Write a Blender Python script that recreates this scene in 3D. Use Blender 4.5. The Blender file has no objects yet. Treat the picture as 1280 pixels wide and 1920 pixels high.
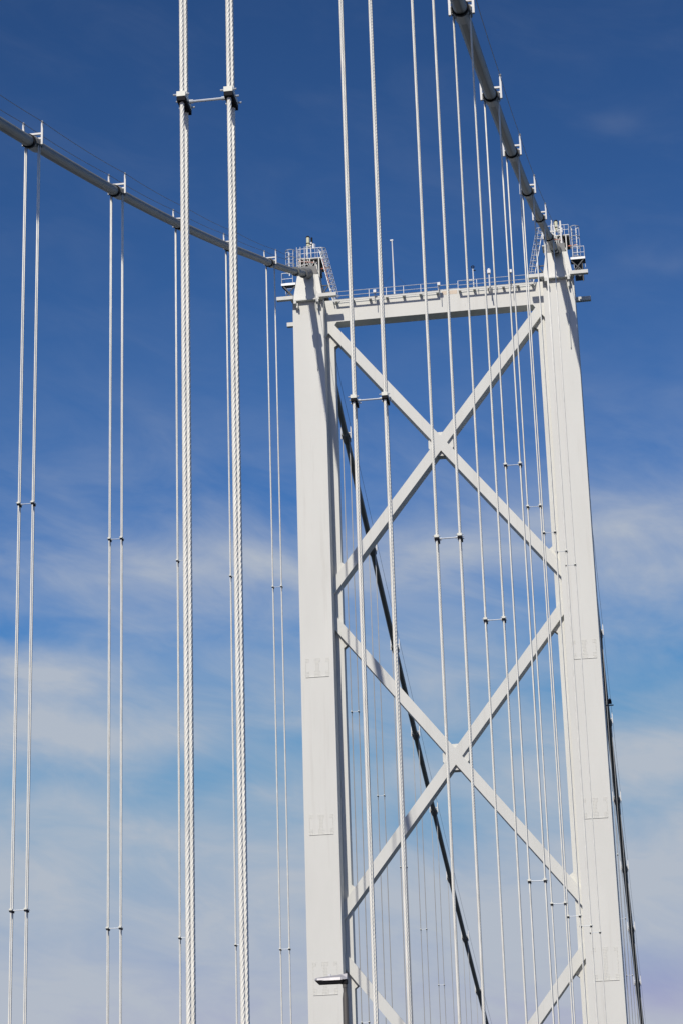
import bpy, math, random
from mathutils import Vector, Matrix
random.seed(7)
scene = bpy.context.scene
C = scene.collection
R = math.radians

# ------------------------------------------------------------------ camera, light, exposure
YAW, PIT, ROL, FOC = -0.13662068, 0.34455793, -0.03160121, 4309.32      # focal length in units of 1920 px picture height
CAM = Vector((17.6825, -194.8741, -95.0220))
d = Vector((math.sin(YAW)*math.cos(PIT), math.cos(YAW)*math.cos(PIT), math.sin(PIT)))
r0 = d.cross(Vector((0, 0, 1))).normalized(); u0 = r0.cross(d)
rr = r0*math.cos(ROL)+u0*math.sin(ROL); uu = -r0*math.sin(ROL)+u0*math.cos(ROL)
cam = bpy.data.cameras.new('camera'); camo = bpy.data.objects.new('camera', cam); C.objects.link(camo)
m = Matrix((rr, uu, -d)).transposed().to_4x4(); m.translation = CAM; camo.matrix_world = m
cam.sensor_fit = 'VERTICAL'; cam.sensor_height = 24.0; cam.sensor_width = 36.0
cam.lens = FOC/1920*24.0; cam.clip_start = 0.5; cam.clip_end = 60000
scene.camera = camo

SUN = Vector((0.185, 1.0, -0.86)).normalized()          # the way the light travels
EL = math.asin(-SUN.z); AZ = math.atan2(-SUN.x, -SUN.y)
sl = bpy.data.lights.new('sun', 'SUN'); sl.energy = 3.5; sl.angle = R(0.53); sl.color = (1.0, 0.94, 0.855)
so = bpy.data.objects.new('sun', sl); C.objects.link(so); so.rotation_euler = SUN.to_track_quat('-Z', 'Y').to_euler()
so.location = (-60, -300, 200)

w = bpy.data.worlds.new('World'); scene.world = w; w.use_nodes = True
nt = w.node_tree; N = nt.nodes; LK = nt.links
for n in list(N): N.remove(n)
def nd(t, tree=None, **k):
    n = (tree or nt).nodes.new(t)
    for a, b in k.items(): setattr(n, a, b)
    return n
def mth(op, a, b=None, c=None, clamp=False):
    n = nd('ShaderNodeMath', operation=op, use_clamp=clamp)
    for i, v in enumerate((a, b, c)):
        if v is None: continue
        if isinstance(v, (int, float)): n.inputs[i].default_value = v
        else: LK.new(v, n.inputs[i])
    return n.outputs[0]
sky = nd('ShaderNodeTexSky', sky_type='NISHITA', sun_disc=False, sun_elevation=EL, sun_rotation=AZ % (2*math.pi),
         altitude=0, air_density=1.0, dust_density=0.25, ozone_density=3.5)
tc = nd('ShaderNodeTexCoord'); sep = nd('ShaderNodeSeparateXYZ'); LK.new(tc.outputs['Generated'], sep.inputs[0])
az = mth('ARCTAN2', sep.outputs[0], sep.outputs[1]); el = mth('ARCSINE', sep.outputs[2])
cmb = nd('ShaderNodeCombineXYZ'); LK.new(mth('MULTIPLY', az, 7.0), cmb.inputs[0]); LK.new(mth('MULTIPLY', el, 19.0), cmb.inputs[1])
cmb.inputs[2].default_value = 2.7
no1 = nd('ShaderNodeTexNoise'); no1.inputs['Scale'].default_value = 1.0; no1.inputs['Detail'].default_value = 5
no1.inputs['Roughness'].default_value = 0.52; no1.inputs['Distortion'].default_value = 0.25
LK.new(cmb.outputs[0], no1.inputs['Vector'])
cmb2 = nd('ShaderNodeCombineXYZ'); LK.new(mth('MULTIPLY', az, 16.0), cmb2.inputs[0]); LK.new(mth('MULTIPLY_ADD', az, 9.0, mth('MULTIPLY', el, 40.0)), cmb2.inputs[1])
no2 = nd('ShaderNodeTexNoise'); no2.inputs['Scale'].default_value = 1.0; no2.inputs['Detail'].default_value = 6
no2.inputs['Roughness'].default_value = 0.6; no2.inputs['Distortion'].default_value = 0.5
LK.new(cmb2.outputs[0], no2.inputs['Vector'])
ramp = nd('ShaderNodeValToRGB'); ramp.color_ramp.interpolation = 'B_SPLINE'
pts = [(0.0, 1.0), (0.125, .95), (0.185, .84), (0.205, .72), (0.230, .62), (0.27, .54), (0.30, .47), (0.325, .40), (0.345, .30), (0.375, .15), (0.42, .04), (0.60, .0)]
cr = ramp.color_ramp
while len(cr.elements) < len(pts): cr.elements.new(0.5)
for e_, (p_, v_) in zip(cr.elements, pts): e_.position = p_; e_.color = (v_, v_, v_, 1)
LK.new(el, ramp.inputs[0])
dens = mth('ADD', mth('MULTIPLY', mth('SUBTRACT', no1.outputs['Fac'], 0.5), 0.9), mth('MULTIPLY', mth('SUBTRACT', no2.outputs['Fac'], 0.5), 1.15))
# cloud banks and blue gaps of that afternoon: (azimuth, elevation, half width, half height, strength)
BANKS = [(-0.2058, 0.3204, 0.0562, 0.0128, 0.55), (-0.1669, 0.3163, 0.022, 0.0093, 0.2), (-0.017, 0.3329, 0.0417, 0.0139, 0.45), (-0.0929, 0.3313, 0.0442, 0.0104, 0.35), (0.0098, 0.3068, 0.0292, 0.0139, 0.25), (-0.2772, 0.2516, 0.0431, 0.0116, 0.55), (-0.223, 0.2468, 0.0335, 0.0104, 0.45), (-0.2587, 0.2791, 0.0314, 0.0093, 0.3), (-0.0127, 0.2326, 0.0358, 0.0116, 0.35), (-0.2779, 0.295, 0.0218, 0.007, -0.35), (-0.1795, 0.2923, 0.0315, 0.0104, -0.3), (-0.0076, 0.2689, 0.0337, 0.0104, -0.35), (-0.2042, 0.2283, 0.0381, 0.0104, -0.45), (-0.1081, 0.2086, 0.0261, 0.0116, -0.5), (-0.2838, 0.2288, 0.0191, 0.0058, -0.2), (-0.0626, 0.2651, 0.0289, 0.0093, -0.1), (-0.0064, 0.1356, 0.0141, 0.0139, -0.3), (-0.1392, 0.2659, 0.0361, 0.0139, 0.1), (0.0045, 0.5025, 0.0159, 0.0048, 0.7), (0.0122, 0.447, 0.018, 0.0058, 0.6), (-0.0227, 0.1923, 0.0473, 0.0139, 0.15), (-0.2347, 0.1901, 0.0709, 0.0139, 0.15), (-0.2755, 0.1459, 0.0211, 0.0093, -0.15)]
wn = nd('ShaderNodeTexNoise'); wn.inputs['Scale'].default_value = 14; wn.inputs['Detail'].default_value = 4; LK.new(tc.outputs['Generated'], wn.inputs['Vector'])
wsp = nd('ShaderNodeSeparateXYZ'); LK.new(wn.outputs['Color'], wsp.inputs[0])
azw = mth('MULTIPLY_ADD', mth('SUBTRACT', wsp.outputs[0], .5), .07, az); elw = mth('MULTIPLY_ADD', mth('SUBTRACT', wsp.outputs[1], .5), .032, el)
acc = None
for a_, e_, sa, se, am in BANKS:
    q = mth('ADD', mth('POWER', mth('ABSOLUTE', mth('DIVIDE', mth('SUBTRACT', azw, a_), sa)), 2.0), mth('POWER', mth('ABSOLUTE', mth('DIVIDE', mth('SUBTRACT', elw, e_), se)), 2.0))
    g_ = mth('MULTIPLY', mth('EXPONENT', mth('MULTIPLY', q, -.9)), am)
    acc = g_ if acc is None else mth('ADD', acc, g_)
dens = mth('ADD', dens, mth('MULTIPLY', acc, .85))
edge = mth('MULTIPLY', mth('SUBTRACT', 0.62, el), 2.3, clamp=True)
hi = mth('MULTIPLY', mth('SUBTRACT', 0.40, el), 14.0, clamp=True)
dens = mth('ADD', mth('MULTIPLY', dens, mth('MULTIPLY_ADD', hi, .78, .22)), ramp.outputs[0], clamp=True)
back = mth('SUBTRACT', 1.9, mth('ABSOLUTE', az), clamp=True)      # the sky behind the camera is clearer
dens = mth('MULTIPLY', mth('MULTIPLY', mth('POWER', dens, 1.35), 0.92), back)
mix = nd('ShaderNodeMix', data_type='RGBA'); LK.new(dens, mix.inputs[0])
sc1 = nd('ShaderNodeVectorMath', operation='SCALE'); sc1.inputs['Scale'].default_value = 0.1; LK.new(sky.outputs[0], sc1.inputs[0])
gm = nd('ShaderNodeGamma'); gm.inputs[1].default_value = 1.8; LK.new(sc1.outputs[0], gm.inputs[0])      # deeper, more contrasty blue
sc2 = nd('ShaderNodeVectorMath', operation='MULTIPLY'); sc2.inputs[1].default_value = (17.4, 19.7, 18.3); LK.new(gm.outputs[0], sc2.inputs[0])
sp3 = nd('ShaderNodeSeparateXYZ'); LK.new(sc2.outputs[0], sp3.inputs[0]); cb3 = nd('ShaderNodeCombineXYZ')
for i_, cap in enumerate((4.3, 3.35, 5.5)):
    LK.new(mth('SMOOTH_MIN', sp3.outputs[i_], cap, 1.6), cb3.inputs[i_])
LK.new(cb3.outputs[0], mix.inputs[6])
mix.inputs[7].default_value = (4.6, 5.05, 5.75, 1)
bg = nd('ShaderNodeBackground'); LK.new(mix.outputs[2], bg.inputs[0]); bg.inputs[1].default_value = 0.10
wo = nd('ShaderNodeOutputWorld'); LK.new(bg.outputs[0], wo.inputs[0])
scene.view_settings.view_transform = 'Standard'; scene.view_settings.look = 'None'
scene.view_settings.exposure = 0.0; scene.view_settings.gamma = 1.0

# ------------------------------------------------------------------ materials
def mat(name, col, rough=0.5, metal=0.0, var=0.06, scale=0.6, grime=None, bump=0.0, bscale=6.0, spec=0.4):
    m = bpy.data.materials.new(name); m.use_nodes = True; t = m.node_tree
    b = t.nodes['Principled BSDF']; b.inputs['Roughness'].default_value = rough; b.inputs['Metallic'].default_value = metal
    b.inputs['Specular IOR Level'].default_value = spec
    g = nd('ShaderNodeNewGeometry', t); mp = nd('ShaderNodeMapping', t); t.links.new(g.outputs['Position'], mp.inputs[0])
    mp.inputs['Scale'].default_value = (1, 1, 0.25)
    n = nd('ShaderNodeTexNoise', t); n.inputs['Scale'].default_value = scale; n.inputs['Detail'].default_value = 6; n.inputs['Roughness'].default_value = .6
    t.links.new(mp.outputs[0], n.inputs['Vector'])
    mr = nd('ShaderNodeMapRange', t); t.links.new(n.outputs['Fac'], mr.inputs[0])
    mr.inputs[1].default_value = .3; mr.inputs[2].default_value = .7; mr.inputs[3].default_value = 1-var; mr.inputs[4].default_value = 1+var*.5
    mx = nd('ShaderNodeVectorMath', t, operation='SCALE'); mx.inputs[0].default_value = col[:3]; t.links.new(mr.outputs[0], mx.inputs['Scale'])
    out = mx.outputs[0]
    if grime:      # thin vertical rain streaks and small stains of their own shape
        gc, amt, gs = grime
        mp2 = nd('ShaderNodeMapping', t); t.links.new(g.outputs['Position'], mp2.inputs[0]); mp2.inputs['Scale'].default_value = (gs, gs, gs*0.05)
        n2 = nd('ShaderNodeTexNoise', t); n2.inputs['Scale'].default_value = 1; n2.inputs['Detail'].default_value = 7; n2.inputs['Roughness'].default_value = .65
        t.links.new(mp2.outputs[0], n2.inputs['Vector'])
        r2 = nd('ShaderNodeMapRange', t); t.links.new(n2.outputs['Fac'], r2.inputs[0]); r2.inputs[1].default_value = .55; r2.inputs[2].default_value = .78
        r2.inputs[3].default_value = 0; r2.inputs[4].default_value = amt
        m2 = nd('ShaderNodeMix', t, data_type='RGBA'); t.links.new(r2.outputs[0], m2.inputs[0]); t.links.new(out, m2.inputs[6]); m2.inputs[7].default_value = (*gc, 1)
        out = m2.outputs[2]
    t.links.new(out, b.inputs['Base Color'])
    if bump:
        nb = nd('ShaderNodeTexNoise', t); nb.inputs['Scale'].default_value = bscale; nb.inputs['Detail'].default_value = 3
        t.links.new(g.outputs['Position'], nb.inputs['Vector'])
        bp = nd('ShaderNodeBump', t); bp.inputs['Strength'].default_value = bump; bp.inputs['Distance'].default_value = .05
        t.links.new(nb.outputs['Fac'], bp.inputs['Height']); t.links.new(bp.outputs[0], b.inputs['Normal'])
    return m
PAINT = mat('tower_paint', (.70, .694, .635), .55, var=.045, scale=.35, grime=((.46, .43, .37), .35, 1.6), bump=.12, bscale=.7)
PAINT2 = mat('brace_paint', (.68, .678, .625), .55, var=.05, scale=.5, grime=((.45, .42, .36), .3, 2.0))
GALV = mat('galvanised_steel', (.66, .68, .69), .45, .2, var=.15, scale=3)
PLATE = mat('dark_platform_steel', (.10, .105, .11), .6, .2, var=.3, scale=3)
CABLE = mat('cable_paint', (.255, .262, .24), .5, .0, var=.10, scale=.8, grime=((.2, .2, .18), .5, 3))
t_ = CABLE.node_tree; bs_ = t_.nodes['Principled BSDF']; lk_ = bs_.inputs['Base Color'].links[0].from_socket     # near-black band along the belly of the cable, weaker beyond the tower
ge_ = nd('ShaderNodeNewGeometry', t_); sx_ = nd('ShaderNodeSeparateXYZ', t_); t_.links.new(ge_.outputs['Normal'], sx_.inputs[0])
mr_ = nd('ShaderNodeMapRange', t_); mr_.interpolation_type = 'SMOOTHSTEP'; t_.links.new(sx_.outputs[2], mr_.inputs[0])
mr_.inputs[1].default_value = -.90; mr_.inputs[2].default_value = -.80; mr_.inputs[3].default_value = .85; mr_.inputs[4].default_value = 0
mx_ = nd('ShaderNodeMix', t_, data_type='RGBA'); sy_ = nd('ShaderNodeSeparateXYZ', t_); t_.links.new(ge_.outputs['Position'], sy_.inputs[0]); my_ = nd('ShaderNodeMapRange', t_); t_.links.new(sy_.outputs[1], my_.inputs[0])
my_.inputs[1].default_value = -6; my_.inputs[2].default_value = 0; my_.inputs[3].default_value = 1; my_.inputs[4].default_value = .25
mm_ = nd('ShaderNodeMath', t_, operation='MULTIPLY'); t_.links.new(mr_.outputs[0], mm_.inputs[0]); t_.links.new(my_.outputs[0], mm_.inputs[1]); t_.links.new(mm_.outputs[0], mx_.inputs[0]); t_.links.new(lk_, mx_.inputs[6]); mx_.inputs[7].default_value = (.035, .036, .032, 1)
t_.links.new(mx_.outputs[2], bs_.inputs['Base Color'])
CLAMP = mat('cable_clamp_paint', (.17, .175, .165), .45, var=.12, scale=2)
POST = mat('post_paint', (.74, .73, .69), .5, var=.06, scale=4)
WIRE = mat('handrail_wire', (.10, .11, .13), .5, .4, var=.1)
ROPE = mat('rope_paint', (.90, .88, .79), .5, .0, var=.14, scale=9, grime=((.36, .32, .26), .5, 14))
ROPE2 = mat('far_rope_paint', (.42, .42, .40), .6, var=.14, scale=9)  # greyer rope colour for the hangers beyond the tower
SPR = mat('spreader_paint', (.80, .80, .70), .5, var=.08, scale=12)
SPRB = mat('spreader_bar_zinc', (.62, .66, .70), .4, .3, var=.08, scale=12)
DARKB = mat('black_parts_and_shade', (.010, .010, .012), .9, var=.2, scale=8)  # black fittings, also the painted shade under the rope clamps
SAD = mat('saddle_steel', (.20, .205, .20), .6, .1, var=.2, scale=2, grime=((.30, .20, .14), .6, 3))
RUST = mat('red_lead_paint', (.62, .25, .17), .6, var=.2, scale=5)
LAMPG = mat('lamp_grey', (.42, .41, .42), .45, .2, var=.08, scale=3)
POLE = mat('lamp_pole_grey', (.12, .112, .10), .5, .2, var=.12, scale=3)
LENSY = mat('lantern_glass', (.72, .70, .48), .25, var=.08, scale=8)
WHITE = mat('white_casing', (.80, .80, .78), .45, var=.05, scale=5)
ASPH = mat('asphalt', (.05, .05, .052), .9, var=.2, scale=3, bump=.3, bscale=30)
FOOT = mat('footway_surface', (.09, .09, .088), .9, var=.2, scale=3, bump=.3, bscale=30)
MARK = mat('road_marking_white', (.75, .75, .72), .6, var=.1, scale=5)
STEEL = mat('deck_steel', (.30, .31, .31), .6, var=.1, scale=1)
WATER = mat('water_surface', (.012, .03, .038), .45, var=.2, scale=.02, bump=.5, bscale=.4, spec=.15)
CONC = mat('pier_concrete', (.30, .29, .27), .85, var=.12, scale=.5)

# ------------------------------------------------------------------ mesh helpers
class MB:
    def __init__(s): s.v = []; s.f = []; s.smooth = False
    def quad8(s, P):
        o = len(s.v); s.v += [tuple(p) for p in P]
        s.f += [(o+a, o+b, o+c, o+e) for a, b, c, e in ((0, 3, 2, 1), (4, 5, 6, 7), (0, 1, 5, 4), (1, 2, 6, 5), (2, 3, 7, 6), (3, 0, 4, 7))]
    def box(s, x0, x1, y0, y1, z0, z1):
        s.quad8([(x0, y0, z0), (x1, y0, z0), (x1, y1, z0), (x0, y1, z0), (x0, y0, z1), (x1, y0, z1), (x1, y1, z1), (x0, y1, z1)])
    def frustum(s, b, zb, t, zt):         # b,t = (x0,x1,y0,y1)
        s.quad8([(b[0], b[2], zb), (b[1], b[2], zb), (b[1], b[3], zb), (b[0], b[3], zb), (t[0], t[2], zt), (t[1], t[2], zt), (t[1], t[3], zt), (t[0], t[3], zt)])
    def bar(s, a, b, wx, wz, side=(0, 1, 0)):   # rectangular bar from a to b; wx measured along side
        a = Vector(a); b = Vector(b); t = (b-a).normalized(); sd = Vector(side); sd = (sd-t*sd.dot(t))
        sd = sd.normalized() if sd.length > 1e-4 else t.orthogonal().normalized()
        n = t.cross(sd); P = []
        for q in (a, b):
            for i, j in ((-1, -1), (1, -1), (1, 1), (-1, 1)): P.append(q+sd*wx/2*i+n*wz/2*j)
        s.quad8(P)
    def prism(s, poly, y0, y1):           # polygon in x,z extruded along y
        o = len(s.v); n = len(poly)
        s.v += [(x, y0, z) for x, z in poly]+[(x, y1, z) for x, z in poly]
        s.f.append(tuple(range(o, o+n))); s.f.append(tuple(range(o+2*n-1, o+n-1, -1)))
        for i in range(n):
            j = (i+1) % n; s.f.append((o+i, o+n+i, o+n+j, o+j))
    def tube(s, pts, r, n=10, cap=True):
        pts = [Vector(p) for p in pts]; rs = r if isinstance(r, (list, tuple)) else [r]*len(pts)
        o = len(s.v); t = (pts[1]-pts[0]).normalized()
        ref = Vector((1, 0, 0)) if abs(t.x) < .9 else Vector((0, 1, 0)); a = (ref-t*ref.dot(t)).normalized()
        for i, p in enumerate(pts):
            t = (pts[min(i+1, len(pts)-1)]-pts[max(i-1, 0)]).normalized(); a = (a-t*a.dot(t)).normalized(); b = t.cross(a)
            for k in range(n):
                w_ = 2*math.pi*k/n; s.v.append(tuple(p+(a*math.cos(w_)+b*math.sin(w_))*rs[i]))
        for i in range(len(pts)-1):
            for k in range(n):
                k2 = (k+1) % n; s.f.append((o+i*n+k, o+i*n+k2, o+(i+1)*n+k2, o+(i+1)*n+k))
        if cap:
            s.f.append(tuple(o+k for k in reversed(range(n)))); e = o+(len(pts)-1)*n; s.f.append(tuple(e+k for k in range(n)))
    def ring(s, c, rad, r, n=14, m=5, arc=(0, 2*math.pi), ax=('x', 'y')):
        P = []
        for i in range(n+1):
            a = arc[0]+(arc[1]-arc[0])*i/n; q = Vector(c); setattr(q, ax[0], getattr(q, ax[0])+rad*math.cos(a)); setattr(q, ax[1], getattr(q, ax[1])+rad*math.sin(a)); P.append(q)
        s.tube(P, r, m, True)
    def build(s, name, mt, parent=None, loc=None, smooth=None):
        off = Vector(loc) if loc is not None else (parent_world(parent) if parent else Vector((0, 0, 0)))
        me = bpy.data.meshes.new(name); me.from_pydata([tuple(Vector(p)-off) for p in s.v], [], s.f); me.update()
        me.materials.append(mt)
        if smooth is not None and smooth:
            for p in me.polygons: p.use_smooth = True
            if smooth != 'all':
                try: me.set_sharp_from_angle(angle=R(40))
                except Exception: pass
        o = bpy.data.objects.new(name, me); C.objects.link(o)
        if parent: o.parent = parent; o.location = off-parent_world(parent)
        else: o.location = off
        return o
def parent_world(o):
    v = Vector((0, 0, 0))
    while o: v += o.location; o = o.parent
    return v
def tag(o, label=None, cat=None, group=None, kind=None):
    for k, v in (('label', label), ('category', cat), ('group', group), ('kind', kind)):
        if v: o[k] = v
    return o
def empty(name, loc, label, cat, group=None):
    o = bpy.data.objects.new(name, None); C.objects.link(o); o.location = loc; o.empty_display_size = .5
    return tag(o, label, cat, group)

# ------------------------------------------------------------------ setting: water, deck, road (below the view, they throw light up)
ZD = -96.45; ZW = -150.0
b = MB(); b.box(-30000, 30000, -30000, 30000, ZW-.5, ZW); tag(b.build('water', WATER), kind='structure')
b = MB()
b.box(-10.6, 10.6, -520, 560, ZD-.35, ZD-.004); b.box(-10.9, -10.6, -520, 560, ZD-.9, ZD+.12); b.box(10.6, 10.9, -520, 560, ZD-.9, ZD+.12)
tag(b.build('bridge_deck', ASPH), kind='structure')
b = MB()
for x0, x1 in ((12.9, 19.2), (-19.2, -12.9)): b.box(x0, x1, -520, 560, ZD-.3, ZD)
tag(b.build('footway', FOOT), kind='structure')
b = MB()
for x in (-9.9, 9.9, -.6, .6): b.box(x-.08, x+.08, -520, 560, ZD-.002, ZD+.002)
for x in (-5.2, 5.2):
    for k in range(120): b.box(x-.06, x+.06, -520+9*k, -517+9*k, ZD-.002, ZD+.002)
tag(b.build('road_markings', MARK), kind='structure')
b = MB()
for s_ in (-1, 1):
    b.box(s_*11.9-.5, s_*11.9+.5, -520, -6, ZD-9.0, ZD-8.1); b.box(s_*11.9-.5, s_*11.9+.5, -520, -6, ZD-1.2, ZD-.5)
    b.box(s_*11.9-.5, s_*11.9+.5, 7, 560, ZD-9.0, ZD-8.1); b.box(s_*11.9-.5, s_*11.9+.5, 7, 560, ZD-1.2, ZD-.5)
    for k in range(58):
        y0 = -515+18.3*k
        if -25 < y0 < 10: continue
        b.bar((s_*11.9, y0, ZD-8.2), (s_*11.9, y0+9.1, ZD-1.1), .4, .4, (1, 0, 0)); b.bar((s_*11.9, y0+9.1, ZD-1.1), (s_*11.9, y0+18.2, ZD-8.2), .4, .4, (1, 0, 0))
tag(b.build('deck_truss', STEEL), kind='structure')

# ------------------------------------------------------------------ the tower
X0 = 0.24; LEG = 11.64; HW = 1.43
def yfront(z): return -1.75+(z+5.0)*0.0095
T = empty('bridge_tower', (X0, 0.2, ZW), 'tall off-white steel bridge tower, two legs joined by crossed braces', 'bridge tower')
def leg(side):
    s = side; cx = X0+s*LEG; b = MB()
    zt, zk, zb = -1.0, -3.9, ZW+2
    # front and rear boxes: tapered in plan towards the head
    for sy in (-1, 1):
        def yf(z): return yfront(z) if sy < 0 else 0.8-yfront(z)
        yi = -0.2 if sy < 0 else 1.0
        def rect(hw, z, pull=0): 
            a, c_ = yf(z)-sy*pull, yi
            return (cx-hw, cx+hw, min(a, c_), max(a, c_))
        b.frustum(rect(HW+.16, zb), zb, rect(HW, zk), zk)
        b.frustum(rect(HW-.003, zk), zk, rect(1.0, zt, .45), zt)
    # middle box, proud on the side towards the roadway
    xi = cx-s*2.15; xo = cx+s*(HW-.02)
    b.box(min(xi, xo), max(xi, xo), -.2+.002, 1.0-.002, zb, -3.7)
    o = b.build('leg', PAINT, T)
    tag(o, 'leg nearer the camera on the right' if s > 0 else 'left leg')
    # stiffening lip on the front edge of the middle box and corner fillet plates
    b = MB()
    b.box(min(xi, xi+s*.6), max(xi, xi+s*.6), -.23, -.198, zb, -6.2); b.build('edge_plate', PAINT2, o)
    # bolted splices on the front face
    for z0, z1 in ((-38.7, -40.25), (-52.7, -54.3), (-65.3, -67.9), (-82, -84)):
        b = MB(); yy = yfront((z0+z1)/2); slope = .0195
        cxx = cx+(.12 if s > 0 else 0)
        nr = int(round((z0-z1)/.125))
        for i in range(nr+1):
            z = z0-(z0-z1)*i/nr
            full = i < 3 or i > nr-4
            for g, cols in (((-1.02, .12, 3)), ((-.24, .12, 5)), ((.78, .12, 3))) and [(-1.02, 3), (-.24, 5), (.78, 3)]:
                for k in range(cols):
                    if not full and g != -.24 and not ((g < -.5 and k == 0) or (g > .5 and k == cols-1)): continue
                    if not full and g == -.24 and k in (0, 4): continue
                    x = cxx+g+.12*k; y = yfront(z)
                    b.quad8([(x-.032, y-.022, z-.032), (x+.032, y-.022, z-.032), (x+.04, y+.02, z-.04), (x-.04, y+.02, z-.04),
                             (x-.032, y-.022, z+.032), (x+.032, y-.022, z+.032), (x+.04, y+.02, z+.04), (x-.04, y+.02, z+.04)])
        z = z1-.12; y = yfront(z); b.box(cxx-1.04, cxx+1.04, y-.045, y+.02, z-.02, z+.02)
        tag(b.build('bolted_splice', PAINT, o), kind='stuff')
    # column of inspection bolts on the outer flank
    b = MB(); xo2 = cx+s*HW
    for k in range(220):
        z = -22-k*.28
        b.box(min(xo2-.01*s, xo2+.03*s), max(xo2-.01*s, xo2+.03*s), -1.3, -1.2, z-.05, z+.05); b.box(min(xo2-.01*s, xo2+.03*s), max(xo2-.01*s, xo2+.03*s), 1.6, 1.7, z-.05, z+.05)
    tag(b.build('rivet_row', PAINT2, o), kind='stuff')
    # thin pipe down the head of the leg
    b = MB(); px = cx+s*0.0+(.62)
    b.tube([(px, -1.25, -1.0), (px+.12, -1.86, -3.9), (px+.14, -1.95, -11.0)], .045, 6); b.build('conduit', PAINT2, o, smooth=True)
    return o
legs = {s: leg(s) for s in (-1, 1)}
# crossed braces: three crossings, each diagonal a box member with its own body
YB0, YB1 = -.62, .80
for zc_, half in ((-18.72, 11.95), (-47.92, 11.95), (-77.9, 11.95)):
    k = 1.27; th = .73     # half height measured vertically
    for s in (-1, 1):
        b = MB(); xa, xb = X0-LEG+HW+.01, X0+LEG-HW-.01
        za = zc_+s*k*(xa-X0); zb_ = zc_+s*k*(xb-X0)
        if s < 0:
            b.prism([(xa, za-th), (xa, za+th), (xb, zb_+th), (xb, zb_-th)][::-1], YB0, YB1)
            b.build('cross_brace', PAINT2, T)
        else:
            # runs in two lengths, butted against the other diagonal
            for x1_, x2_, e1, e2 in ((xa, X0, 0, 1), (X0, xb, 1, 0)):
                z1_ = zc_+k*(x1_-X0); z2_ = zc_+k*(x2_-X0); dx = th/k/1.0
                if e2:   # lower-left length meets the other brace's lower-left faces
                    poly = [(x1_, z1_-th), (X0-0, zc_-th), (X0-th/k, zc_), (x1_, z1_+th)]
                else:
                    poly = [(X0, zc_+th), (X0+th/k, zc_), (x2_, z2_-th), (x2_, z2_+th)]
                b.prism(poly, YB0+.003, YB1-.003)
            b.build('cross_brace', PAINT2, T)
    b = MB(); g = 1.30/k; gz = 1.16
    poly = [(X0-g-.12, zc_-.36), (X0-g-.12, zc_+.36), (X0-.27, zc_+gz), (X0+.27, zc_+gz), (X0+g+.12, zc_+.36), (X0+g+.12, zc_-.36), (X0+.35, zc_-gz), (X0-.35, zc_-gz)]
    b.prism(poly[::-1], -.35, .55); b.build('gusset', PAINT2, T)
    # little gussets where the braces land on the legs
    for s in (-1, 1):
        xl = X0+s*(LEG-2.15)
        for q in (-1, 1):
            zz = zc_+q*k*(LEG-2.15)
            b = MB(); b.prism([(xl+s*.02, zz-q*(-.6)), (xl+s*.02, zz-q*1.5), (xl-s*.62, zz-q*1.0)], -.2, .5)
            b.build('end_gusset', PAINT2, T)
# top portal beam with its walkway
b = MB(); xa, xb = X0-LEG+HW+.01, X0+LEG-HW-.01
b.box(xa, xb, YB0-.004, YB1+.004, -5.78, -3.55)
for s in (-1, 1):
    xl = X0+s*(LEG-HW-.01); b.prism([(xl, -5.77), (xl-s*1.08, -5.77), (xl-s*.78, -6.2), (xl, -7.2)], YB0-.0025, YB1+.002)
beam = b.build('portal_beam', PAINT, T)
for x in (-6.8, -4.9, 3.1, 6.4):
    b = MB(); b.box(x, x+.05, YB0-.02, YB0-.003, -5.3, -5.0); b.build('lifting_lug', PAINT2, beam)
b = MB()
for xs, xe in ((-8.95, .75), (2.6, 9.6)):
    b.box(xs, xe, -1.22, -1.16, -3.97, -3.80); b.box(xs, xe, YB0+.02, YB1+.5, -3.546, -3.45)
    n = int(round((xe-xs)/1.55))
    for i in range(n+1):
        x = xs+.12+(xe-xs-.24)*i/n
        b.box(x-.12, x+.12, -1.159, YB0-.006, -3.87, -3.79)
b.box(.75, 2.6, YB0+.02, YB1+.5, -3.546, -3.48)
walk = b.build('walkway', PAINT2, T)
b = MB()
for x0_, x1_ in ((-8.95, .75), (2.6, 9.6)):
    for yy in (-1.19, 1.2):
        for zz in (-3.42, -2.98): b.tube([(x0_, yy, zz), (x1_, yy, zz)], .027, 6)
        n = int(round((x1_-x0_)/1.62))
        for i in range(n+1): x = x0_+(x1_-x0_)*i/n; b.tube([(x, yy, -3.8), (x, yy, -2.98)], .03, 6)
for yy in (-.55, 1.2):
    for zz in (-3.42, -2.98): b.tube([(.75, yy, zz), (2.6, yy, zz)], .027, 6)
b.build('guard_rail', GALV, walk, smooth=True)
b = MB(); b.box(1.0, 2.45, YB0-.012, YB0-.006, -4.0, -3.62); b.build('primer_patch', mat('primer_patch', (.72, .60, .46), .6, var=.15, scale=2), beam)
# fixed beams across the leg heads (front) and behind (rear)
for s in (-1, 1):
    cx = X0+s*LEG
    for x0_, x1_ in ((cx-2.8, cx-1.25), (cx+1.15, cx+2.8)):
        b = MB(); b.box(x0_, x1_, -2.62, -2.2, -3.98, -3.64); b.build('head_beam', PAINT2, legs[s])
    b = MB(); b.box(cx-1.5, cx+1.5, -2.16, -1.70, -3.98, -3.88)
    for x in (cx-1.1, cx+1.0): b.box(x-.12, x+.12, -2.5, -1.72, -4.4, -4.04)
    b.box(cx-1.0, cx-.86, -2.3, -1.76, -4.75, -4.3); b.box(cx+.92, cx+1.02, -2.3, -1.76, -5.0, -4.3)
    hb = b.build('ledge', PAINT2, legs[s])
    b = MB(); b.box(cx-2.8, cx+2.8, 3.1, 3.5, -4.1, -3.7); b.build('head_beam', PAINT2, legs[s])
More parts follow.
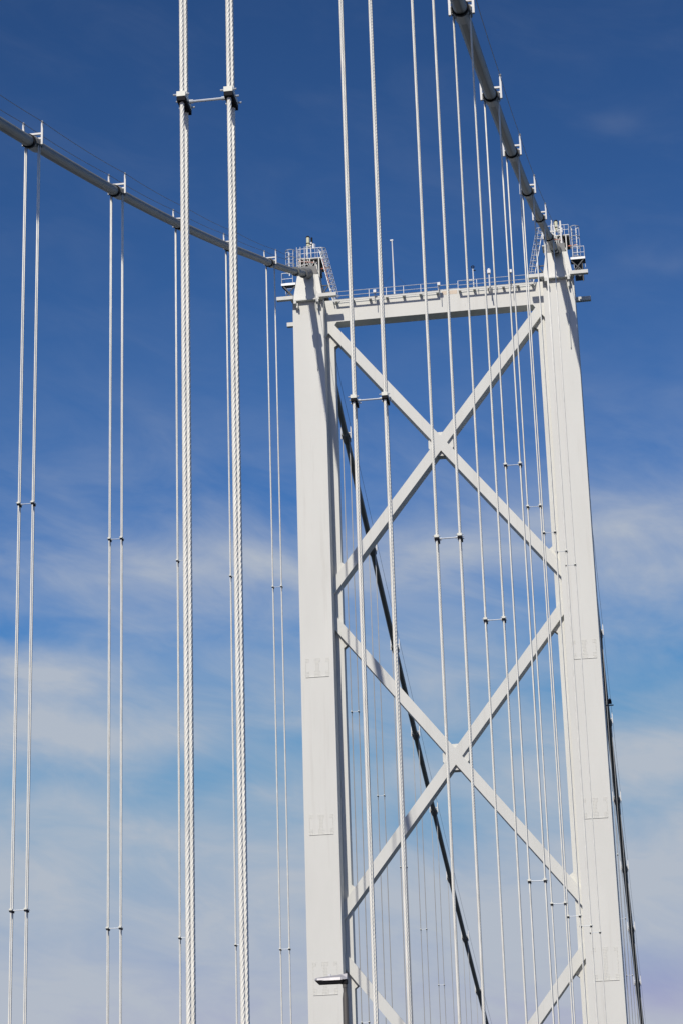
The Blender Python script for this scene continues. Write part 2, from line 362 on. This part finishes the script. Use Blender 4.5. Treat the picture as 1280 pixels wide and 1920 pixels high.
# saddle housings, platforms and ladders on the two leg heads
def hooped_ladder(p0, p1, w, out, nh, rad, parent, name='caged_ladder', acc=None):
    p0 = Vector(p0); p1 = Vector(p1); t = (p1-p0).normalized(); out = Vector(out).normalized(); sd = t.cross(out).normalized()
    b = MB()
    for q in (-1, 1): b.tube([p0+sd*q*w/2, p1+sd*q*w/2], .045, 6)
    n = int((p1-p0).length/.3)
    for i in range(n): c = p0+t*(i+.5)*(p1-p0).length/n; b.tube([c-sd*w/2, c+sd*w/2], .018, 5)
    lad = b.build(name, GALV, parent, smooth=True)
    b = MB()
    for i in range(nh):
        c = p0+t*((p1-p0).length*(.1+.9*i/(nh-1)))
        P = [c+sd*(w/2)*1.0]
        for j in range(11):
            a = math.pi*j/10; P.append(c+out*(rad*1.05*math.sin(a)+.15)+sd*rad*math.cos(a))
        P.append(c-sd*(w/2)); b.tube(P, .042, 5)
    for j in (1, 3, 5):
        a = math.pi*j/6; o_ = out*(rad*1.05*math.sin(a)+.15)+sd*rad*math.cos(a)
        b.tube([p0+t*(p1-p0).length*.1+o_, p1+o_], .02, 5)
    b.build('safety_hoops', GALV, lad, smooth=True)
    return lad
for s in (-1, 1):
    cx = X0+s*LEG; L = legs[s]
    # saddle casting under the cable
    b = MB(); b.tube([(cx, -2.6, -1.45), (cx, -2.0, -1.15), (cx, -.8, -.6), (cx, 1.2, -.4), (cx, 2.8, -.8), (cx, 3.6, -1.25)], [.40, .48, .52, .52, .48, .42], 14)
    b.frustum((cx-.96, cx+.96, -1.2, 2.0), -1.02, (cx-.55, cx+.55, -1.0, 1.8), -.55)
    for y in (-1.2, -.3, .6, 1.5): b.box(cx-.82, cx+.82, y-.05, y+.05, -1.2, -.1)
    sd_ = b.build('saddle', SAD, T, smooth=True)
    # housing frame with its roof platform
    b = MB()
    b.quad8([(cx+.62, .1, -1.25), (cx+.80, .1, -1.25), (cx+.80, 2.6, -1.25), (cx+.62, 2.6, -1.25), (cx+.55, .1, 1.1), (cx+.70, .1, 1.1), (cx+.70, 2.6, 1.1), (cx+.55, 2.6, 1.1)])
    b.quad8([(cx-.80, .6, -1.25), (cx-.62, .6, -1.25), (cx-.62, 2.6, -1.25), (cx-.80, 2.6, -1.25), (cx-.70, .6, 1.1), (cx-.55, .6, 1.1), (cx-.55, 2.6, 1.1), (cx-.70, 2.6, 1.1)])
    b.box(cx-1.0, cx+1.25, -.35, 2.7, 1.1, 1.2); b.box(cx-1.35, cx-1.0, .4, 1.9, .55, .65)
    for x in (cx-.85, cx+.95): b.bar((x, -.3, -1.3), (x, -.3, 1.1), .1, .1)
    b.bar((cx-.85, -.3, .45), (cx+.5, -.3, .75), .08, .1); b.bar((cx-.8, -.3, .1), (cx+.4, -.3, .1), .08, .08)
    b.bar((cx+.1, -.32, -.4), (cx+.1, -.32, 1.1), .08, .08); b.bar((cx-.8, -.3, -.2), (cx-.1, -.3, .9), .06, .06); b.bar((cx+.45, -.3, .9), (cx+.9, -.3, -.4), .06, .06)
    fr = b.build('saddle_housing', PAINT2, T)
    b = MB(); rg = random.Random(5+s)
    for k in range(9):
        x1 = cx-1.0+rg.random()*1.5; x2 = x1+rg.uniform(-.5, .5); z1 = -.5+rg.random()*.8
        b.tube([(x1, -.55, z1), (x2, -.45, z1+rg.uniform(.5, 1.2))], .03, 5)
    for k in range(5): z1 = -.3+.35*k; b.tube([(cx-1.1, -.6, z1), (cx-.35+rg.random()*.5, -.6, z1+rg.uniform(-.05, .1))], .028, 5)
    for x in (cx-1.1, cx-.75, cx-.35): b.tube([(x, -.6, -.9), (x, -.6, 2.3)], .032, 5)
    for k in range(7): b.tube([(cx-1.1, -.6, -.6+.4*k), (cx-.75, -.6, -.6+.4*k)], .02, 5)
    b.build('scaffold', POST, fr, smooth=True)
    for bx in ((cx-.55, cx-.25, -.1, .3), (cx+.1, cx+.3, .35, .75)):
        b = MB(); b.box(bx[0], bx[1], -.5, -.3, bx[2], bx[3]); b.build('junction_box', SAD, fr)
    b = MB(); b.tube([(cx-.9, -.5, .85), (cx+.5, -.45, .62)], .05, 6); b.build('red_pipe', RUST, fr, smooth=True); b = MB(); b.tube([(cx+1.0, .4, .3), (cx+1.9, .3, .35)], .07, 6); b.build('red_pipe', RUST, fr, smooth=True)
    b = MB(); b.box(cx-.9, cx+1.18, -.3, 2.6, 1.02, 1.096); b.box(cx+.2, cx+.9, .9, 2.2, .2, 1.0); b.build('platform_underside', PLATE, fr)
    # guard rails round the roof platform
    b = MB()
    xs = [cx-1.0, cx-.4, cx+.25, cx+.85, cx+1.25]
    for y in (-.35, 2.7):
        for x in xs: b.tube([(x, y, 1.2), (x, y, 2.2)], .028, 5)
        for z in (1.7, 2.2): b.tube([(cx-1.0, y, z), (cx+1.25, y, z)], .024, 5)
    for x in (cx-1.0, cx+1.25):
        for y in (.4, 1.2, 2.0): b.tube([(x, y, 1.2), (x, y, 2.2)], .028, 5)
        for z in (1.7, 2.2): b.tube([(x, -.35, z), (x, 2.7, z)], .024, 5)
    for x in (cx-.15, cx+.55): b.tube([(x, .2, 1.2), (x, .2, 2.9)], .03, 5)
    b.build('platform_rail', GALV, fr, smooth=True)
    # vertical caged ladder on the outer side, on its own bracketed landing
    xo = cx+s*1.72
    zt_ = 2.1 if s < 0 else 1.85; zb_ = -.35 if s < 0 else -1.6
    hooped_ladder((xo, -.1, zb_), (xo, -.1, zt_), .42, (s*.3, -1, 0), 4 if s > 0 else 4, .44, T)
    b = MB(); xa_, xb_ = sorted((cx+s*1.25, cx+s*2.6))
    b.box(xa_, xb_, -.9, (.35 if s > 0 else -.1), -1.63, -1.57)
    b.bar((cx+s*2.5, -.8, -1.65), (cx+s*1.3, -.8, -3.1), .10, .10); b.bar((cx+s*2.5, -.2, -1.65), (cx+s*1.3, -.2, -3.1), .10, .10)
    b.bar((cx+s*1.3, -.8, -1.8), (cx+s*2.3, -.8, -2.9), .08, .08)
    if s > 0:
        b.box(cx+1.55, cx+2.35, .1, 1.1, -3.0, -1.7); b.bar((cx+1.6, -.5, -2.9), (cx+2.55, -.5, -2.9), .1, .1); b.bar((cx+2.3, -.7, -3.9), (cx+2.3, -.7, -1.3), .07, .07)
    bp_ = b.build('landing', PLATE, T)
    b = MB(); zz0 = -1.56
    for x in (cx+s*1.5, cx+s*2.55):
        for y in (-.85, 1.35): b.tube([(x, y, zz0), (x, y, zz0+1.15)], .03, 5)
    for z in (zz0+.55, zz0+1.15):
        b.tube([(cx+s*1.5, -.85, z), (cx+s*2.55, -.85, z), (cx+s*2.55, 1.35, z), (cx+s*1.5, 1.35, z)], .027, 5)
    b.box(xa_, xb_, -.93, -.9, -1.72, -1.5); b.build('landing_rail', GALV, bp_, smooth=True)
    # raking caged ladder down to the portal walkway
    hooped_ladder((cx-s*2.35, -.9, -3.95), (cx-s*1.15, -.9, 1.6), .5, (-s*1, -.15, .2), 10, .42, T, 'raking_ladder')
    b = MB(); b.box(min(cx-s*1.75, cx-s*1.0), max(cx-s*1.75, cx-s*1.0), -.5, 1.2, -3.1, -3.0)
    for y in (-.5, 1.0):
        b.bar((cx-s*1.0, y, -1.9), (cx-s*1.9, y, -1.9), .09, .09); b.bar((cx-s*1.05, y, -3.0), (cx-s*1.8, y, -1.95), .09, .09)
    b.build('ladder_bracket', PLATE, T)
    if s < 0:
        b = MB(); b.bar((cx+1.42, -1.0, .6), (cx+2.02, -1.0, -2.05), .16, .06); b.build('red_stringer', RUST, T)
    else:
        b = MB(); b.bar((cx+.55, -1.0, -1.0), (cx+.52, -1.0, 2.3), .12, .14); b.bar((cx-.25, -.9, .7), (cx-.28, -.9, 2.5), .08, .08); b.build('service_post', POST, T)

# piers under the legs
b = MB()
for s in (-1, 1): b.frustum((X0+s*LEG-4, X0+s*LEG+4, -8, 8.4), ZW-4, (X0+s*LEG-3, X0+s*LEG+3, -6.8, 7.2), ZW+3)
b.box(X0-LEG, X0+LEG, -3.4, 3.8, ZW-4, ZW+2.5); b.build('pier', CONC, T)

# things standing on the tower
def lantern(cx, s, label):
    t = empty('aviation_lantern', (cx+(-.12 if s < 0 else .3), .3, 1.2), label, 'beacon', 'beacons on the leg heads'); x = cx+(-.12 if s < 0 else .3)
    z0 = 2.65 if s < 0 else 1.9
    b = MB(); b.tube([(x-.14, .3, 1.2), (x-.14, .3, z0+.1)], .075, 8); b.tube([(x+.28, .3, 1.2), (x+.22, .3, z0+.2)], .05, 6); b.bar((x-.2, .3, z0), (x+.34, .3, z0+.1), .2, .1); b.build('mast_post', POST, t, smooth=True)
    b = MB(); b.tube([(x, .3, z0+.1), (x, .3, z0+.32)], .17, 12); b.tube([(x, .3, z0+.40), (x, .3, z0+1.02)], .165, 12); b.build('lens', LENSY, t, smooth=True)
    b = MB(); b.tube([(x, .3, z0+1.02), (x, .3, z0+1.16)], [.21, .12], 12); b.tube([(x, .3, z0+.32), (x, .3, z0+.40)], .2, 12)
    b.tube([(x+.35, .35, z0+.2), (x+.35, .35, z0+1.0)], .09, 8); b.build('cap', DARKB, t, smooth=True)
    b = MB(); b.box(x+.42, x+.56, .2, .4, z0-.2, z0+.3); b.tube([(x+.3, .3, z0+.3), (x+.3, .3, z0+.48)], .1, 8); b.build('control_box', WHITE, t)
lantern(X0-LEG, -1, 'tall yellowish lantern with dark cap on top of the left tower leg')
lantern(X0+LEG-.2, 1, 'short lantern on top of the right tower leg beside the cable')
t = empty('whip_mast', (-3.47, 0, -3.9), 'slender white guyed mast standing on the portal beam walkway', 'mast')
b = MB(); b.tube([(-3.47, 0, -3.9), (-3.47, 0, -1.0), (-3.5, 0, 2.5)], [.085, .07, .05], 8); b.box(-3.68, -3.4, -.08, .08, 2.35, 2.47); b.build('pole', WHITE, t, smooth=True)
b = MB()
for x in (-5.9, -1.2): b.tube([(-3.47, 0, -.9), (x, 0, -3.9)], .008, 4)
b.build('guy_wire', WIRE, t)
def boxlamp(x, label, z=-3.0):
    t = empty('walkway_floodlight', (x, -1.4, -3.9), label, 'floodlight', 'small white lights along the portal walkway')
    b = MB(); b.box(x-.13, x+.13, -1.62, -1.36, z-.12, z+.17); b.build('casing', WHITE, t)
    b = MB(); b.bar((x, -1.43, -4.5), (x, -1.43, z-.12), .06, .06); b.build('bracket', PLATE, t)
boxlamp(-5.15, 'small white floodlight on the portal walkway rail, left of the slender mast', -3.45)
boxlamp(.85, 'small white floodlight at the gap in the middle of the portal walkway rail', -3.3)
boxlamp(7.55, 'small white floodlight on the walkway rail nearest the right tower leg', -2.65)
t = empty('wind_gauge', (4.05, -1.0, -3.9), 'thin white pole with a small round wind gauge, right of the walkway gap', 'wind gauge')
b = MB(); b.tube([(4.05, -1, -3.9), (4.05, -1, -1.8)], .06, 7); b.build('pole', WHITE, t)
b = MB(); b.ring((4.05, -1, -1.6), .12, .05, 10, 6, ax=('x', 'z')); b.box(4.02, 4.3, -1.05, -.95, -2.0, -1.93); b.build('sensor', DARKB, t, smooth=True)
b = MB(); b.box(3.62, 3.95, -1.06, -.94, -2.98, -2.86); b.build('arm', WHITE, t)
t = empty('security_camera', (5.55, -1.35, -3.9), 'white camera on a short pole at the walkway edge, right of the wind gauge', 'camera')
b = MB(); b.tube([(5.55, -1.35, -4.4), (5.55, -1.35, -2.6)], .07, 7); b.build('pole', WHITE, t)
b = MB(); b.box(5.4, 5.7, -1.55, -1.2, -2.6, -2.3); b.tube([(5.55, -1.4, -2.3), (5.55, -1.4, -2.12)], [.17, .1], 10); b.build('housing', WHITE, t)
b = MB(); b.bar((5.62, -1.5, -4.75), (5.56, -1.45, -4.0), .12, .1); b.build('bracket', PLATE, t)
# small lamps fixed low on the legs
def sidelamp(x, y, z, s, label):
    t = empty('leg_lamp', (x, y, z), label, 'lamp')
    b = MB(); b.bar((x, y, z-.25), (x+s*.75, y, z-.25), .14, .08); b.bar((x+s*.1, y, z-.27), (x+s*.6, y, z+.1), .05, .05); b.build('bracket', PLATE, t)
    b = MB(); b.tube([(x+s*.45, y, z-.1), (x+s*.45, y, z+.28)], [.17, .13], 10); b.build('lamp_body', LAMPG if s < 0 else DARKB, t, smooth=True)
    b = MB(); b.tube([(x+s*.45, y, z+.28), (x+s*.45, y, z+.38)], [.12, .05], 8); b.build('lamp_cap', GALV, t, smooth=True)
sidelamp(X0-LEG-HW, 2.6, -42.5, -1, 'small lamp on the outer face of the left tower leg')
sidelamp(X0+LEG+HW, 3.4, -43.0, 1, 'small dark lamp on a bracket on the outer face of the right tower leg')

# ------------------------------------------------------------------ main cables
H = 11.887; LP = 18.288; YF = -19.3988
def zcab(y):
    t = -y
    if y < -2.2:
        z = -.434942*t+.00045043*t*t
        k = max(0, min(1, (y+30)/28)); return z-.35*k*k*(3-2*k)
    if y > 5.5: return 2.05-.361*y+.00029*y*y
    # over the saddle: smooth crown between the two falls
    za = zcab(-2.2001); zb = zcab(5.5001); ma = .42*7.7; mb = -.356*7.7; u = (y+2.2)/7.7
    return (2*u**3-3*u*u+1)*za+(u**3-2*u*u+u)*ma*.62+(-2*u**3+3*u*u)*zb+(u**3-u*u)*mb*.9
def xcab(s, y):
    tgt = X0+s*LEG; base = s*H
    k = max(0.0, 1-abs(y-1)/19.0); k = k*k*(3-2*k)
    return base+(tgt-base)*k
for s, lab in ((-1, 'left main suspension cable, sloping from the left edge of the photo to the left leg'), (1, 'right main suspension cable, dropping steeply from the top edge to the right leg')):
    K = empty('main_cable', (s*H, -19, -9), lab, 'suspension cable', 'the two main cables')
    ys = [y for y in range(-190, -24, 4)]+[-24+i for i in range(0, 34)]+[y for y in range(10, 330, 6)]
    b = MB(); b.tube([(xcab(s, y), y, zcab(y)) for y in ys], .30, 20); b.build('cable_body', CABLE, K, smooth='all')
    # collar where the cable enters the saddle, and a band added to cast a notch shadow on the leg
    b = MB()
    for ya, yb, ra in ((-3.5, -2.6, .41), (-3.7, -3.45, .46)): b.tube([(xcab(s, ya), ya, zcab(ya)), (xcab(s, yb), yb, zcab(yb))], ra, 18)
    b.build('splay_collar', SAD, K, smooth=True)
    b = MB(); ya, yb = -7.6, -6.75
    P = [Vector((xcab(s, y), y, zcab(y))) for y in (ya, (ya+yb)/2, yb)]; b.tube(P, .43, 18)
    b.build('notch_shadow_band', CABLE, K, smooth=True)
    cl = [YF-LP*k for k in range(0, 9)]+[25.6+18.4*k for k in range(0, 14)]
    for i, y in enumerate(cl):
        near = y < 0
        if s < 0 and y < -115: continue
        t = Vector((0, 1, (zcab(y+.2)-zcab(y-.2))/.4)).normalized(); c = Vector((xcab(s, y), y, zcab(y)))
        n = 20 if near else 10
        b = MB(); b.tube([c-t*.72, c-t*.70, c+t*.70, c+t*.72], [.33, .375, .375, .33], n)
        for q in (-1, 1):       # bolting flanges left and right, rope grooves on top
            b.bar(c+Vector((q*.37, 0, 0))-t*.6, c+Vector((q*.37, 0, 0))+t*.6, .1, .22, (1, 0, 0))
            if near:
                for j in range(5): cc = c+Vector((q*.37, 0, 0))+t*(-.5+.25*j); b.tube([cc-Vector((0, 0, .2)), cc+Vector((0, 0, .2))], .03, 6)
        if near:
            for q in (-.165, .165): b.ring(c+t*q, .38, .035, 12, 6, (-.2, math.pi+.2), ('x', 'z'))
        ck = b.build('cable_clamp', CLAMP, K, smooth=True)
        if near: b = MB(); b.tube([c-t*.92, c-t*.721], .37, 16); b.build('end_ring', DARKB, ck)  # black ring round the lower end of the clamp
        for q in (-1, 1):
            b = MB(); px = c.x+q*.50
            b.bar((px, y, c.z-.12), (px, y, c.z+1.08), .10, .13, (1, 0, 0)); b.bar((px, y-.03, c.z+1.08), (px, y-.03, c.z+1.24), .07, .07, (1, 0, 0))
            b.build('handrail_post', POST, ck)
        b = MB(); b.bar((c.x-.5, y, c.z+.52), (c.x+.5, y, c.z+.52), .1, .1, (0, 1, 0)); b.bar((c.x+.30, y, c.z+.24), (c.x+.5, y, c.z+.24), .09, .09, (0, 1, 0)); b.bar((c.x-.5, y, c.z+.24), (c.x-.30, y, c.z+.24), .09, .09, (0, 1, 0))
        b.build('cross_bracket', POST, ck)
        if near:
            for q in (-1, 1):
                b = MB(); b.tube([(c.x+q*.50, y-.08, c.z+1.2), (c.x+q*.50, y+.08, c.z+1.2)], .06, 8); b.build('wire_saddle', WIRE, ck)
    for q in (-1, 1):
        P = []; nodes = [y for y in sorted([cc for cc in cl if not (s < 0 and cc < -135)]+([-190, -4] if s > 0 else [-150, -4])+[5.8])]
        for a_, b_ in zip(nodes[:-1], nodes[1:]):
            if a_ == -4: continue
            for j in range(6):
                u = j/6; y = a_+(b_-a_)*u; za = zcab(a_)+1.22; zb = zcab(b_)+1.22; P.append((xcab(s, y)+q*.5, y, za+(zb-za)*u-.12*4*u*(1-u)))
            if b_ == -4:
                P.append((xcab(s, b_)+q*.5, b_, zcab(b_)+1.22)); b = MB(); b.tube(P, .016, 5); b.build('hand_wire', WIRE, K); P = []
        P.append((xcab(s, nodes[-1])+q*.5, nodes[-1], zcab(nodes[-1])+1.22)); b = MB(); b.tube(P, .016, 5); b.build('hand_wire', WIRE, K)

# ------------------------------------------------------------------ hangers
def twisted(length, r, step, lobes=6, pitch=.50, per=4):
    n = lobes*per; v = []; f = []; k = int(length/step)+1
    for i in range(k+1):
        z = length*i/k
        for j in range(n):
            a = 2*math.pi*j/n; lob = abs(math.cos(lobes*a/2)); rad = r*(.78+.22*lob**.7)
            th = a+2*math.pi*z/pitch; v.append((rad*math.cos(th), rad*math.sin(th), z))
    for i in range(k):
        for j in range(n):
            j2 = (j+1) % n; f.append((i*n+j, i*n+j2, (i+1)*n+j2, (i+1)*n+j))
    me = bpy.data.meshes.new('rope'); me.from_pydata(v, [], f); me.update(); me.materials.append(ROPE)
    for p in me.polygons: p.use_smooth = True
    return me
def plain(length, r, n=8):
    b = MB(); b.tube([(0, 0, length*i/6) for i in range(7)], r, n); me = bpy.data.meshes.new('rope'); me.from_pydata(b.v, [], b.f); me.update(); me.materials.append(ROPE)
    for p in me.polygons: p.use_smooth = True
    return me
ORD = ['nearest', 'second nearest', 'third nearest', 'fourth nearest', 'fifth nearest', 'sixth nearest', 'seventh nearest', 'eighth nearest', 'last before the tower']
def hanger(s, y, spread, label, group, twist=0, w2=.35, rr_=.033, sep=.15, detail=True, rm=None):
    zt = zcab(y); x = xcab(s, y) if abs(y) > 25 else s*H
    t = empty('hanger', (x, y, ZD), label, 'hanger rope', group)
    me = twisted(zt-ZD+.1, rr_, twist) if twist else plain(zt-ZD+.1, rr_, 8 if y < 0 else 6)
    if rm: me.materials[0] = rm
    for q in (-1, 1):
        for p in (-1, 1):
            o = bpy.data.objects.new('rope', me); C.objects.link(o); o.parent = t; o.location = (q*w2, p*sep, 0)
            if twist: o.rotation_euler.z = random.random()*6
    for q in (-1, 1):
        b = MB(); b.tube([(x+q*w2, y, ZD-.1), (x+q*w2, y, ZD+.5)], .16, 10); b.build('socket', SPR, t)
    for z in spread:
        for q in (-1, 1):
            cx = x+q*w2
            b = MB(); b.box(cx-.066, cx+.066, y-sep-.08, y+sep+.08, z+.0, z+.08)
            ck = b.build('rope_clamp', SPR, t)
            b = MB(); b.box(cx-.064, cx+.064, y-sep-.08, y+sep+.08, z-.07, z-.001); b.build('clamp_shade', DARKB, ck)  # black block stands in for the shaded underside of the clamp
            if detail:
                for yy in (y-sep-.05, y, y+sep+.05):
                    b = MB(); b.tube([(cx-.12, yy, z+.04), (cx+.12, yy, z+.04)], .014, 6); b.build('clamp_bolt', SPRB, ck)
        b = MB(); b.tube([(x-w2+.07, y, z+.02), (x+w2-.07, y, z+.02)], .020, 8)
        if detail: b.tube([(x-w2+.08, y, z+.02), (x-w2+.14, y, z+.02)], .03, 8); b.tube([(x+w2-.14, y, z+.02), (x+w2-.08, y, z+.02)], .03, 8)
        b.build('spacer_bar', SPRB, t, smooth=True)
    return t
G1 = 'hangers of the right cable on this side of the tower'; G2 = 'hangers of the left cable on this side of the tower'
G3 = 'hangers of the left cable beyond the tower'; G4 = 'hangers of the right cable beyond the tower'
SP = {8: [-77.9], 7: [-75.22], 6: [-72.33], 5: [-69.45], 4: [-56.28, -76.15], 3: [-51.92, -74.03], 2: [-47.22, -71.65], 1: [-42.42, -69.28], 0: [-37.5, -66.8]}
TW = {8: .03, 7: .035, 6: .05, 5: .06}
RL = {8: 'thickest pair of twisted hanger ropes, left of the tower, its spacer near the top',
      7: 'second thickest pair of twisted ropes, crossing the left end of the portal beam',
      6: 'third thickest pair of twisted ropes, passing either side of the upper brace crossing',
      5: 'hanger ropes from the cable clamp at the top edge, right of the brace crossings',
      4: 'hanger ropes from the right cable clamp that is second highest in the photo',
      3: 'hanger ropes from the third clamp down the right cable, inside the tower opening',
      2: 'hanger ropes from the fourth clamp down the right cable, left of the right leg',
      1: 'hanger ropes second closest to the tower on the right cable, one rope over the leg',
      0: 'hanger ropes closest to the tower on the right cable, both over the leg'}
for k in range(8, -1, -1): hanger(1, YF-LP*k, SP[k], RL[k], G1, TW.get(k, 0), rr_=.034 if k > 4 else .036)
LL = {4: 'leftmost pair of hanger ropes, near the left edge of the photo', 3: 'second pair of thin hanger ropes from the left edge, with a spacer halfway down',
      2: 'hanger ropes of the left cable partly hidden behind the left thick rope', 1: 'hanger ropes of the left cable partly hidden behind the right thick rope',
      0: 'hanger ropes of the left cable closest to the tower, left of the left leg'}
for k in range(4, -1, -1): hanger(-1, YF-LP*k, SP[k], LL[k], G2, 0, rr_=.036)
FS = [[-36.4, -66.9], [-40.9, -69.0], [-45.1, -71], [-49.2, -73], [-53.3, -75], [-57.3, -76.8], [-61.2, -78.8], [-65, -80.6], [-68.4, -82.3], [-71.6, -84]]
FL = ['faint hanger seen through the tower, nearest the left leg', 'second faint hanger seen through the tower, counting from the left leg', 'third faint hanger seen through the tower, counting from the left leg',
      'fourth faint hanger seen through the tower, counting from the left leg', 'fifth faint hanger seen through the tower, counting from the left leg', 'sixth faint hanger seen through the tower, counting from the left leg',
      'seventh faint hanger seen through the tower, counting from the left leg', 'eighth faint hanger seen through the tower, counting from the left leg']
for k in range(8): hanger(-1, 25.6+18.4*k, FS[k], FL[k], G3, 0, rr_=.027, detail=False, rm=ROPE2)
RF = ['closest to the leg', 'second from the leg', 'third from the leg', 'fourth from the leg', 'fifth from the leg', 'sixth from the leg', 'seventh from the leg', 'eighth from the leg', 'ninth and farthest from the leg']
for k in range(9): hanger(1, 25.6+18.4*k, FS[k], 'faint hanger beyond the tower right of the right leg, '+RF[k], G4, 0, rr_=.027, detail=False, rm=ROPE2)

# ------------------------------------------------------------------ street lamp
t = empty('street_lamp', (7.72, -125, ZD), 'grey street lamp with flat head reaching left, in front of the left tower leg', 'street lamp')
b = MB(); zh = -84.86
b.tube([(7.72, -125, ZD), (7.72, -125, ZD+1.5), (7.72, -125, ZD+1.6), (7.72, -125, zh-.5), (7.72, -125, zh-.32)], [.14, .14, .115, .088, .066], 16); b.build('pole', POLE, t, smooth=True)
b = MB(); b.tube([(7.72, -125, zh-.32), (7.72, -125, zh+.04)], .06, 12); b.tube([(7.72, -125, zh-.18), (7.72, -125, zh-.08)], .074, 10); b.build('spigot', POLE, t, smooth=True)
b = MB()   # head: slim wedge, long in x, rising to a pointed heel on the right
xs_ = [(6.82, .035, .10, .06), (6.90, .05, .15, .10), (7.3, .06, .18, .17), (7.62, .06, .18, .22), (7.80, .03, .12, .27)]
o = 0
for x, hz, hy, top in xs_:
    zc_ = zh+.10
    b.v += [(x, -125-hy, zc_-hz), (x, -125+hy, zc_-hz), (x, -125+hy*.9, zc_+hz*.4), (x, -125+hy*.3, zc_+top*.55), (x, -125-hy*.3, zc_+top*.55), (x, -125-hy*.9, zc_+hz*.4)]
n = 6
for i in range(len(xs_)-1):
    for j in range(n): j2 = (j+1) % n; b.f.append((i*n+j, (i+1)*n+j, (i+1)*n+j2, i*n+j2))
b.f.append(tuple(range(n))); b.f.append(tuple((len(xs_)-1)*n+j for j in reversed(range(n))))
b.build('lamp_head', LAMPG, t)
b = MB(); b.frustum((6.93, 7.64, -125.12, -124.88), zh-.045, (6.83, 7.70, -125.165, -124.835), zh+.06); b.frustum((7.6, 7.8, -125.09, -124.91), zh-.06, (7.62, 7.8, -125.1, -124.9), zh+.07); b.build('lamp_lens', DARKB, t)
b = MB(); b.tube([(7.27, -125, zh+.17), (7.27, -125, zh+.25)], .04, 8); b.build('photocell', WHITE, t)
